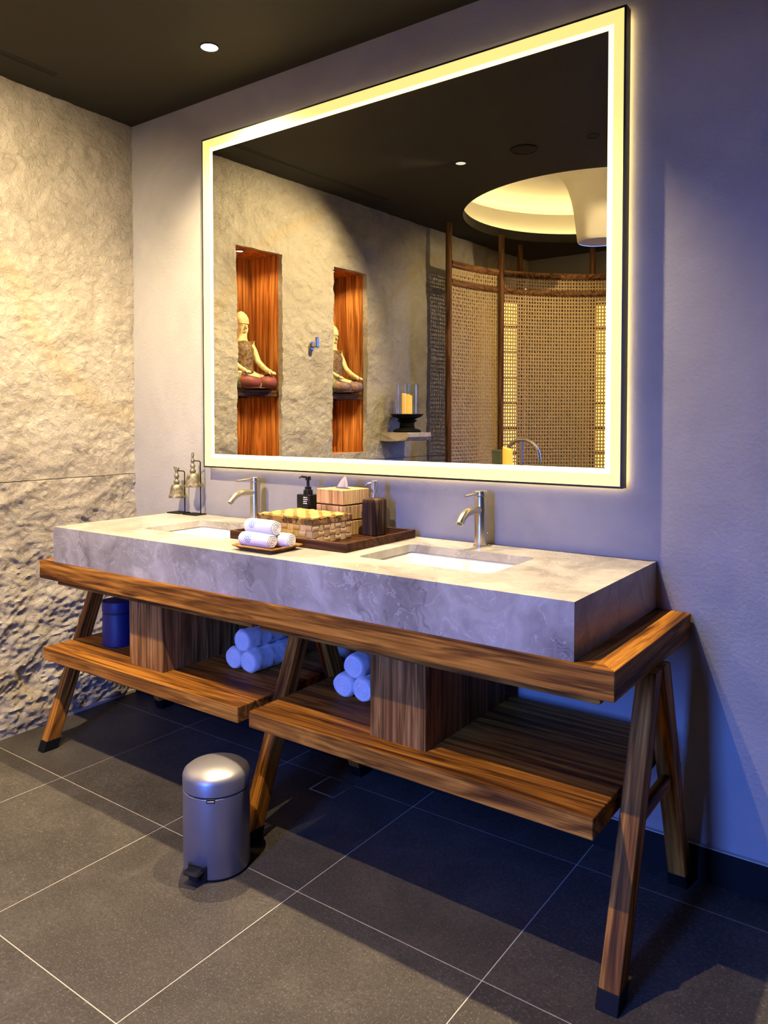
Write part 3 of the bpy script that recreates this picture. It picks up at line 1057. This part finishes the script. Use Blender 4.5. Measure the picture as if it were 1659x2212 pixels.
tr_ = .0215
pz = BZ1 + .010
towel_obj((1.306, .523, pz + tr_ * .98), tr_, .122, .02, 1.1, 'rolled white hand towel with blue emblem, lower front on the wooden plate', 'hand towels on the plate', flap=1.2, emblem=(-.020, 2.85))
towel_obj((1.336, .474, pz + tr_ * .98), tr_, .122, .05, 4.2, 'rolled white hand towel at the back of the plate, mostly its end showing', 'hand towels on the plate', flap=2.2)
towel_obj((1.303, .499, pz + tr_ * 2.66), tr_ * 1.06, .120, -.03, 7.7, 'rolled white hand towel with blue emblem, topmost on the wooden plate', 'hand towels on the plate', flap=1.0, emblem=(-.022, 2.62))

R2 = .0370
for (xa, xb, yf, side) in ((1.037, 1.114, .375, 'left'), (1.506, 1.583, .365, 'right')):
    Ls = .205
    yc = yf - Ls / 2
    zc = SZ1 + R2 * .99
    where = {'left': 'on the shelf beside the middle trestle', 'right': 'behind the right wooden box'}[side]
    s0 = 2.0 if side == 'left' else 12.
    towel_obj((xa, yc, zc), R2, Ls, -PI / 2 + .02, s0, 'rolled white towel, lower left of the stack ' + where, 'rolled towels under the counter', .085)
    towel_obj((xb, yc, zc), R2, Ls, -PI / 2 - .03, s0 + 3, 'rolled white towel, lower right of the stack ' + where, 'rolled towels under the counter', .085)
    towel_obj(((xa + xb) / 2, yc - .004, zc + R2 * 1.72), R2, Ls, -PI / 2 + .01, s0 + 6, 'rolled white towel, topmost of the stack ' + where, 'rolled towels under the counter', .085)

# ------------------------------------------------------------------ canister
t = empty('round_canister', .466, .418, SZ1, 'round navy lidded canister on the shelf near the stone wall', 'canister')
c = (.466, .418, SZ1)
mk('body', lathe(bmesh.new(), [(.056, 0), (.0595, .003), (.0595, .120), (.058, .122)], c, 40), NAVY, t, smooth=True, flat_angle=40)
mk('seam', lathe(bmesh.new(), [(.0575, .121), (.0575, .128)], c, 40), NAVY_DARK, t, smooth=True, flat_angle=40)
mk('lid', lathe(bmesh.new(), [(.0585, .127), (.0605, .128), (.0605, .162), (.0585, .166), (0, .167)], c, 40), NAVY, t, smooth=True, flat_angle=40)

# ------------------------------------------------------------------ pedal bin
bx, by, br = 1.343, .723, .0915
t = empty('pedal_bin', bx, by, 0, 'small satin silver pedal bin with domed lid on the tiles', 'bin')
c = (bx, by, 0)
mk('base_ring', lathe(bmesh.new(), [(br - .003, 0), (br - .002, .008), (br - .004, .009)], c, 64), BLACK, t, smooth=True, flat_angle=40)
mk('body', lathe(bmesh.new(), [(br - .002, .006), (br, .009), (br, .224), (br - .003, .2265)], c, 64), BINM, t, smooth=True, flat_angle=50)
mk('gap_ring', lathe(bmesh.new(), [(br - .004, .222), (br - .004, .233)], c, 64), BLACK, t, smooth=True, flat_angle=40)
ld = mk('lid', lathe(bmesh.new(), [(br - .003, .2295), (br + .0008, .231), (br + .0008, .262), (br - .003, .272), (br - .014, .2805), (br - .032, .288), (br - .06, .2925), (0, .294)], c, 64, False), BINM, t, smooth=True, flat_angle=50)
# pedal and latch face the room, a little to the left of the view
pd = Vector((.22, -.975, 0)).normalized()
sdv = Vector((-pd.y, pd.x, 0))
base = Vector((bx, -by, 0))
FPd = Matrix((( -sdv.x, pd.x, 0, base.x), (-sdv.y, pd.y, 0, base.y), (0, 0, 1, 0), (0, 0, 0, 1)))


def fb(bm):
    bm.transform(FPd); return bm


def lb(x0, x1, y0, y1, z0, z1, bev=0.):     # local box: x across, y outwards
    return fb(box(bmesh.new(), x0, x1, -y1, -y0, z0, z1, bev))


mk('pedal', lb(-.026, .026, br - .012, br + .032, .026, .040, .006), BLACK, t)
mk('pedal_arm', lb(-.016, .016, br - .02, br + .018, .008, .026, .004), BLACK, t)
mk('pedal_slot', lb(-.030, .030, br - .006, br + .0012, .002, .046, .003), BLACK, t)
FPd2 = FPd.copy()
pd2 = Vector((.62, -.785, 0)).normalized()
sd2 = Vector((-pd2.y, pd2.x, 0))
FPd = Matrix(((-sd2.x, pd2.x, 0, base.x), (-sd2.y, pd2.y, 0, base.y), (0, 0, 1, 0), (0, 0, 0, 1)))
mk('latch', lb(-.0115, .0115, br - .005, br + .0012, .216, .2275, .001), BLACK, t)
mk('latch_bar', lb(-.0095, .0095, br - .004, br + .0022, .2185, .2225, .0008), BINM, t)
mk('hinge', fb(box(bmesh.new(), -.02, .02, br - .002, br + .008, .215, .245, .003)), BLACK, t)

# ------------------------------------------------------------------ floor drain
t = empty('floor_drain', 1.318, .19, 0, 'square tile insert floor drain under the vanity', 'drain')
bm = bmesh.new()
for a in ((1.262, 1.372, .133, .138), (1.262, 1.372, .240, .245), (1.262, 1.267, .138, .240), (1.367, 1.372, .138, .240)):
    box(bm, a[0], a[1], a[2], a[3], 0, .0015)
mk('rim', bm, STEEL, t)
mk('insert', B(1.268, 1.366, .139, .239, 0, .0012), TILE, t)


# ------------------------------------------------------------------ wall niches in the stone
def sbox(x0, x1, s0, s1, z0, z1, bev=0.):
    bm = box(bmesh.new(), x0, x1, s0, s1, z0, z1, bev)
    bm.transform(SW)
    return bm


SHZ0, SHZ1 = 1.371, 1.404
NB = -.27
for k, (s0, s1) in enumerate(NICHES):
    q = S(-.15, (s0 + s1) / 2, NZ0)
    which = ('first', 'second')[k]
    t = empty('wall_niche', q.x, -q.y, q.z, 'orange timber lined niche in the stone wall, %s from the mirror corner' % which, 'niche', 'timber lined niches')
    a0, a1 = s0 - .0075, s1 + .0075
    nb = 3
    for j in range(nb):
        p0, p1 = a0 + (a1 - a0) * j / nb, a0 + (a1 - a0) * (j + 1) / nb
        mk('back_board', sbox(NB - .012, NB, p0 + .0003, p1 - .0003, NZ0 - .018, NZ1 + .018, .0004), NICHE_Z, t, frame=SW)
    mk('side_panel', sbox(NB - .012, -.034, a0 - .012, a0, NZ0 - .018, NZ1 + .018), NICHE_Z, t, frame=SW)
    mk('side_panel', sbox(NB - .012, -.034, a1, a1 + .012, NZ0 - .018, NZ1 + .018), NICHE_Z, t, frame=SW)
    mk('ceiling_panel', sbox(NB, -.034, a0, a1, NZ1 + .006, NZ1 + .018), NICHE_Z, t, frame=SW)
    mk('floor_panel', sbox(NB, -.034, a0, a1, NZ0 - .018, NZ0 - .004), NICHE_Z, t, frame=SW)
    sh = mk('shelf', sbox(NB, -.036, a0, a1, SHZ0, SHZ1, .001), SHELF_D, t, frame=SW)
    sm = (s0 + s1) / 2
    sp = lathe(bmesh.new(), [(.026, 0), (.026, -.004), (.020, -.004)], (-.13, sm - .03, NZ1 + .006), 24, False); sp.transform(SW)
    mk('spot_trim', sp, BLACK, t, smooth=True, flat_angle=40)
    sp = lathe(bmesh.new(), [(0, -.002), (.02, -.002)], (-.13, sm - .03, NZ1 + .006), 24, False); sp.transform(SW)
    mk('spot_lens', sp, LENS, t)
    sp = lathe(bmesh.new(), [(.028, 0), (.028, -.010), (.022, -.010), (.0, -.008)], (-.12, sm - .02, SHZ0), 24, False); sp.transform(SW)
    mk('shelf_spot', sp, BLACK, sh, smooth=True, flat_angle=40)
    for zz, w in ((NZ1 - .02, 8.0), (SHZ0 - .03, 4.5)):
        l = bpy.data.lights.new('niche_spot', 'SPOT')
        l.energy = w; l.color = (1.0, .74, .40); l.spot_size = math.radians(150); l.spot_blend = .6; l.shadow_soft_size = .015
        lo = bpy.data.objects.new('niche_spot', l)
        lo.location = S(-.12, sm - .02, zz)
        COL.objects.link(lo)


# ------------------------------------------------------------------ seated statues
def skin_body(name, verts, edges, mat, parent, M, sub=2):
    me = bpy.data.meshes.new(name)
    me.from_pydata([(v[0], -v[1], v[2]) for v in verts], edges, [])
    o = bpy.data.objects.new(name, me)
    link(o, parent, M)
    md = o.modifiers.new('skin', 'SKIN')
    sv = me.skin_vertices[0].data
    for i, v in enumerate(verts):
        sv[i].radius = v[3] if isinstance(v[3], tuple) else (v[3], v[3])
    sv[0].use_root = True
    ss = o.modifiers.new('sub', 'SUBSURF'); ss.levels = sub; ss.render_levels = sub
    md.use_smooth_shade = True
    me.materials.append(mat)
    return o


def aged(name, a, b, scale=40):
    m = Mat(name, a, .55, spec=.3)
    m.l(m.ramp(m.noise(m.coords((1, 1, 1)), scale, 4, .65, .5), [(.40, a), (.60, b)]), 'Base Color')
    return m.m


GOLD = aged('aged_cream_gilding', (.62, .50, .24), (.80, .72, .44))
VEST = aged('dark_carved_vest', (.06, .035, .018), (.22, .13, .05), 70)
GREEN = aged('green_gilt_sash', (.07, .11, .05), (.32, .28, .10), 120)
LAPS = [aged('worn_red_robe', (.24, .035, .02), (.13, .05, .04)), aged('worn_grey_pink_robe', (.30, .15, .10), (.11, .09, .085))]
for k, (s0, s1) in enumerate(NICHES):
    sm = (s0 + s1) / 2 - .004
    M = SW @ Matrix.Translation(P(-.155, sm, SHZ1))
    q = M.translation
    st = empty('seated_statue', q.x, -q.y, q.z,
               ('cream gilded seated statue with red robe on the first niche shelf', 'seated statue with grey pink lap on the second niche shelf')[k], 'statue', 'seated statues', rot=Matrix.Rotation(KA, 4, 'Z'))
    V = [(0, 0, .062, .060), (.004, 0, .13, .052), (0, 0, .205, .056), (.002, 0, .262, .034), (.006, 0, .292, .022), (.010, 0, .335, .036), (.008, 0, .372, .034), (.004, 0, .402, .020)]
    E_ = [(0, 1), (1, 2), (2, 3), (3, 4), (4, 5), (5, 6), (6, 7)]
    for sg in (-1, 1):
        b0 = len(V)
        V += [(-.002, sg * .066, .250, .027), (.012, sg * .088, .205, .022), (.032, sg * .094, .158, .019), (.082, sg * .092, .124, .015), (.122, sg * .090, .104, .0125), (.146, sg * .090, .096, .015)]
        E_ += [(3, b0)] + [(b0 + i, b0 + i + 1) for i in range(5)]
        h0 = len(V)
        V += [(.025, sg * .055, .050, .045), (.085, sg * .095, .048, .040), (.118, sg * .098, .046, .034), (.135, sg * .045, .034, .027), (.142, -sg * .005, .030, .022)]
        E_ += [(0, h0)] + [(h0 + i, h0 + i + 1) for i in range(4)]
    body = skin_body('body', V, E_, GOLD, st, M)
    # fingers resting on the knees
    for sg in (-1, 1):
        bm = bmesh.new()
        for f in range(4):
            l0 = sg * (.079 + .0072 * f)
            ln = (.020, .024, .023, .017)[f if sg > 0 else f]
            tube(bm, [P(.150, l0, .098), P(.150 + ln * .6, l0, .094), P(.150 + ln, l0, .085)], [.0042, .004, .0028], 8)
        tube(bm, [P(.140, sg * .078, .098), P(.152, sg * .070, .092), P(.160, sg * .068, .085)], [.0045, .004, .003], 8)
        bm.transform(M)
        mk('fingers', bm, GOLD, body, smooth=True)
    # face: nose, lips, brow and long ears
    bm = bmesh.new()
    tube(bm, [P(.042, 0, .352), P(.049, 0, .338), P(.044, 0, .330)], [.004, .0065, .004], 8)
    tube(bm, [P(.040, -.011, .318), P(.0445, 0, .3165), P(.040, .011, .318)], [.002, .0035, .002], 8)
    for sg in (-1, 1):
        tube(bm, [P(.038, sg * .006, .349), P(.0385, sg * .014, .351), P(.033, sg * .022, .348)], [.002, .0028, .002], 8)
        tube(bm, [P(.035, sg * .009, .343), P(.034, sg * .018, .342)], [.0042, .0035], 8)
        tube(bm, [P(.006, sg * .036, .352), P(.008, sg * .040, .336), P(.008, sg * .038, .316)], [.004, .006, .004], 8)
    bm.transform(M)
    mk('face', bm, GOLD, body, smooth=True)
    bm = lathe(bmesh.new(), [(.041, .358), (.0425, .366), (.040, .388), (.030, .408), (.012, .424), (0, .428)], (.004, 0, 0), 24, False); bm.transform(M)
    cp = mk('cap', bm, GOLD, st, smooth=True, flat_angle=60)
    bm = lathe(bmesh.new(), [(.066, .095), (.060, .135), (.063, .195), (.064, .225), (.050, .252), (.028, .272)], (.003, 0, 0), 28, False, lambda r, a: r * (1 + .10 * math.sin(a) ** 2)); bm.transform(M)
    mk('vest', bm, VEST, st, smooth=True)
    # robe over the crossed legs and its sashes
    bm = bmesh.new()
    for sg in (-1, 1):
        pts = [P(-.02, sg * .045, .050)] + bez(P(.02, sg * .075, .050), P(.125, sg * .150, .050), P(.140, sg * .060, .042), 9) + [P(.148, sg * .005, .040)]
        rad = [.050] + [.050 - .002 * i for i in range(10)] + [.026]
        tube(bm, pts, [min(r_, p.z - .0005) if p.z - .0005 < r_ else r_ for r_, p in zip(rad, pts)], 16)
    bm.transform(M)
    mk('robe', bm, LAPS[k], st, smooth=True)
    for sg in (-1, 1):
        bm = bmesh.new()
        tube(bm, [P(.100, sg * .110, .046), P(.122, sg * .094, .046)], [.0445, .0425], 18, False)
        bm.transform(M)
        mk('sash', bm, GREEN, st, smooth=True)

# ------------------------------------------------------------------ robe hook, ledge, candle stand
q = S(0, 1.243, 1.674)
t = empty('robe_hook', q.x, -q.y, q.z, 'small steel robe hook on the stone wall between the niches', 'hook')
fh = lambda pts: [SW @ P(*p) for p in pts]
mk('rosette', tube(bmesh.new(), fh([(-.012, 1.243, 1.667), (.010, 1.243, 1.667)]), .024, 24), STEEL, t, smooth=True, flat_angle=40)
mk('peg', tube(bmesh.new(), fh([(.008, 1.243, 1.667), (.048, 1.243, 1.667)]), .014, 20), STEEL, t, smooth=True, flat_angle=40)
mk('upright', sbox(.036, .052, 1.230, 1.256, 1.655, 1.712, .004), STEEL, t)

q = S(.11, 1.99, 1.11)
bm = bmesh.new()
N_ = 14
rows = []
for (xa, za) in ((0, 0), (0, 1), (1, 1), (1, 0)):
    pass
for i in range(N_ + 1):
    s_ = 1.870 + .245 * i / N_
    row = []
    for xl, zz in ((-.02, 1.112), (.06, 1.112), (.14, 1.113), (.200, 1.118), (.222, 1.140), (.220, 1.162), (.21, 1.167), (.1, 1.167), (-.02, 1.167)):
        e = (i in (0, N_))
        nz = noise.noise(Vector((s_ * 22, xl * 22, zz * 30)))
        dx = .010 * nz if xl > .15 and zz < 1.165 else 0
        row.append(bm.verts.new(S(xl + dx, s_ + (.008 * noise.noise(Vector((xl * 30, zz * 40, i))) if e else 0), zz + (.008 * nz if zz < 1.13 else 0))))
    rows.append(row)
for a, b in zip(rows, rows[1:]):
    for i in range(len(a)):
        j = (i + 1) % len(a); bm.faces.new((a[i], a[j], b[j], b[i]))
bm.faces.new(rows[0]); bm.faces.new(rows[-1])
lg = mk('stone_ledge', bm, SLABSTONE)
tag(lg, 'rough chiselled stone ledge jutting from the stone wall', 'ledge')

q = S(.115, 1.995, 1.167)
LC = (q.x, -q.y, q.z)
t = empty('candle_stand', *LC, 'black turned candle stand on the chiselled stone ledge', 'candle holder')
mk('stand', lathe(bmesh.new(), [(.088, 0), (.090, .006), (.080, .018), (.052, .024), (.046, .032), (.050, .038), (.044, .045), (.048, .052), (.044, .058), (.056, .068), (.066, .074), (.050, .082), (.060, .088), (.094, .100), (.092, .104), (.106, .112), (.104, .116), (.07, .114), (0, .113)], LC, 40), BLACK_MATT, t, smooth=True, flat_angle=35)
zc = q.z + .1145
hur = mk('hurricane_glass', lathe(bmesh.new(), [(.070, 0), (.0735, .001), (.0735, .190), (.0705, .191), (.0705, .002)], (LC[0], LC[1], zc), 40, False), GLASS, smooth=True, flat_angle=40)
tag(hur, 'clear glass cylinder around the candle on the black stand', 'glass shade')
pc = empty('pillar_candle', LC[0], LC[1], zc, 'glowing yellow pillar candle inside the glass cylinder', 'candle', 'pillar candles')


def wax(c, r, h, parent):
    bm = bmesh.new()
    prof = [(r, 0), (r, h * .5), (r, h), (r * .9, h + .001), (r * .75, h - .006), (0, h - .008)]
    lathe(bm, prof, c, 28)
    for v in bm.verts:
        if v.co.z > c[2] + h * .8:
            v.co.z += .010 * (v.co.x - c[0]) / r * -1
    mk('wax', bm, CANDLE, parent, smooth=True, flat_angle=50)
    mk('wick', tube(bmesh.new(), [P(c[0], c[1], c[2] + h - .009), P(c[0] + .001, c[1], c[2] + h + .006)], .0012, 6), BLACK_MATT, parent)


wax((LC[0], LC[1], zc), .033, .125, pc)

# ------------------------------------------------------------------ curved rattan screen
RCX, RCY, RR = 1.553, 2.370, 1.263
ang = lambda d, r=RR: (RCX + r * math.cos(math.radians(d)), RCY + r * math.sin(math.radians(d)))
scr = empty('rattan_screen', *ang(145), 0, 'tall curved rattan screen with round teak posts and rails', 'screen')
for d, r in ((180.3, RR - .004), (155.8, RR - .018), (109.5, RR)):
    x, y = ang(d, r)
    mk('post', tube(bmesh.new(), [P(x, y, 0), P(x, y, H)], .0215, 20), POST_Z, scr, smooth=True, flat_angle=40)
for d, r in ((143.4, 1.447), (121.0, 1.435)):
    x, y = ang(d, r)
    mk('rear_post', tube(bmesh.new(), [P(x, y, 0), P(x, y, H)], .0215, 20), POST_Z, scr, smooth=True, flat_angle=40)
RAILW = wood('screen_rail_timber', 'y', (.07, .028, .01), (.22, .10, .035), (.32, .155, .06), .4, .5)
PAN = [(179.2, 156.9), (154.8, 110.2)]
for d0, d1 in PAN:
    n = max(8, int(abs(d1 - d0) / 2))
    for z, r in ((2.295, .024), (2.172, .022), (.30, .022)):
        pts = [P(*ang(d0 + (d1 - d0) * i / n), z) for i in range(n + 1)]
        mk('rail', tube(bmesh.new(), pts, r, 16), RAILW, scr, smooth=True, flat_angle=50)


def cane(d0, d1, z0, z1, parent):
    w, th = .0054, .0022
    arc = math.radians(abs(d1 - d0)) * RR
    nv, nh = round(arc / .0215), round((z1 - z0) / .0255)
    verts, faces = [], []
    def strand(pts, side):
        base_ = len(verts)
        for p, sd_, nr in pts:
            verts.extend([p - sd_ * w, p + sd_ * w, p + nr * th])
        for i in range(len(pts) - 1):
            a, b = base_ + 3 * i, base_ + 3 * i + 3
            faces.extend([(a, b, b + 1, a + 1), (a + 1, b + 1, b + 2, a + 2), (a + 2, b + 2, b, a)])
    def at(u, z, off):
        d = math.radians(d0 + (d1 - d0) * u)
        nr = Vector((-math.cos(d), math.sin(d), 0))
        return P(RCX + (RR - off) * math.cos(d), RCY + (RR - off) * math.sin(d), z), nr, Vector((math.sin(d), math.cos(d), 0))
    rnd = random.Random(int(d0 * 10))
    for i in range(nv):
        u = (i + .5) / nv + rnd.uniform(-.06, .06) / nv
        pts = []
        for j in range(nh + 1):
            p, nr, tg = at(u, z0 + (z1 - z0) * j / nh, .0014 * (1 if (i + j) % 2 else -1))
            pts.append((p, tg, nr))
        strand(pts, 0)
    for j in range(nh):
        z = z0 + (z1 - z0) * (j + .5 + rnd.uniform(-.07, .07)) / nh
        pts = []
        for i in range(nv + 1):
            p, nr, tg = at(i / nv, z, .0014 * (1 if (i + j) % 2 else -1))
            pts.append((p, Vector((0, 0, 1)), nr))
        strand(pts, 1)
    me = bpy.data.meshes.new('cane_weave')
    me.from_pydata([tuple(v) for v in verts], [], faces)
    me.materials.append(RATTAN)
    o = bpy.data.objects.new('cane_weave', me)
    link(o, parent)
    o['kind'] = 'stuff'


for d0, d1 in PAN:
    cane(d0, d1, .32, 2.15, scr)
    cane(d0, d1, 2.195, 2.272, scr)

# backlit lattice panels standing behind the cane
for k, (d0, d1) in enumerate(((151.3, 144.9), (120.4, 112.5))):
    x, y = ang((d0 + d1) / 2, 1.40)
    t = empty('lantern_panel', x, y, 0, ('narrow glowing lattice panel behind the rattan near the middle post', 'wider glowing lattice panel behind the rattan at the mirror edge')[k], 'lantern', 'backlit lattice panels')
    n = 6
    bm = bmesh.new()
    r0, r1 = 1.405, 1.415
    lo = []
    for i in range(n + 1):
        d = d0 + (d1 - d0) * i / n
        lo.append([bm.verts.new(P(*ang(d, r), z)) for r, z in ((r0, .05), (r0, 2.14), (r1, 2.14), (r1, .05))])
    for a, b in zip(lo, lo[1:]):
        for i in range(4):
            bm.faces.new((a[i], a[(i + 1) % 4], b[(i + 1) % 4], b[i]))
    bm.faces.new(lo[0]); bm.faces.new(lo[-1])
    mk('glow_sheet', bm, GLOW_PANEL, t)
    for j in range(12):
        z = .06 + .1875 * j
        if z > 2.14: break
        pts = [P(*ang(d0 + (d1 - d0) * i / n, 1.396), z) for i in range(n + 1)]
        mk('lattice_bar', tube(bmesh.new(), pts, .009, 8), POST_Z, t, smooth=True)
    for d in (d0, d1):
        xx, yy = ang(d, 1.398)
        mk('stile', tube(bmesh.new(), [P(xx, yy, 0), P(xx, yy, 2.16)], .012, 10), POST_Z, t, smooth=True)
xx, yy = ang(142.7, 1.385)
t = empty('bright_slit', xx, yy, 0, 'thin white glowing rod standing in for a bright slit behind the rattan', 'light strip')
mk('strip', tube(bmesh.new(), [P(xx, yy, .05), P(xx, yy, 2.25)], .004, 8), GLOW_SLIT, t)  # glowing rod added in place of a bright gap behind the cane
x2, y2 = ang(142.7, 1.398)
mk('slit_backing', tube(bmesh.new(), [P(x2, y2, 0), P(x2, y2, 2.28)], .009, 8), POST_Z, t)

# ------------------------------------------------------------------ tub side: table, candle, box, filler
t = empty('side_table', .835, 2.10, 0, 'slim square teak side table carrying the candle and green box', 'table')
mk('table_top', B(.70, .99, 1.98, 2.22, .872, .90, .002), TEAK_X, t)
for a in ((.72, .745), (.945, .97)):
    for b in ((2.0, 2.025), (2.175, 2.20)):
        mk('leg', B(a[0], a[1], b[0], b[1], 0, .872), TEAK_Z, t)
pc = empty('pillar_candle', .866, 2.10, .90, 'glowing yellow pillar candle beside the arched tub filler', 'candle', 'pillar candles')
wax((.866, 2.10, .90), .030, .173, pc)
GRN = Mat('sage_lacquer', (.10, .13, .085), .5).m
t = empty('green_box', .802, 2.10, .90, 'small upright sage green box beside the pillar candle', 'box')
mk('box_body', B(.774, .831, 2.075, 2.13, .90, 1.05, .001), GRN, t)
mk('box_lid', B(.773, .832, 2.074, 2.131, 1.051, 1.064, .001), GRN, t)
t = empty('tub_filler', .90, 2.26, 0, 'arched steel floor standing tub filler in front of the rattan screen', 'tap')
fx0, fx1, fyy, zt = .775, .995, 2.26, 1.02
pts = [P(fx0, fyy, .0), P(fx0, fyy, zt)] + [P((fx0 + fx1) / 2 - (fx1 - fx0) / 2 * math.cos(a), fyy, zt + .105 * math.sin(a)) for a in [PI * i / 16 for i in range(1, 16)]] + [P(fx1 + .004, fyy, zt - .03)]
mk('arch', tube(bmesh.new(), pts, .0115, 14), STEEL, t, smooth=True, flat_angle=50)
mk('hand_shower', tube(bmesh.new(), [P(.885, 2.25, .55), P(.885, 2.25, 1.112)], .009, 14), STEEL, t, smooth=True, flat_angle=50)
mk('bracket', tube(bmesh.new(), [P(fx0, fyy, .60), P(.885, 2.25, .60)], .008, 12), STEEL, t, smooth=True, flat_angle=50)
mk('floor_flange', lathe(bmesh.new(), [(.04, 0), (.04, .006), (.014, .010)], (fx0, fyy, 0), 24), STEEL, t, smooth=True, flat_angle=40)
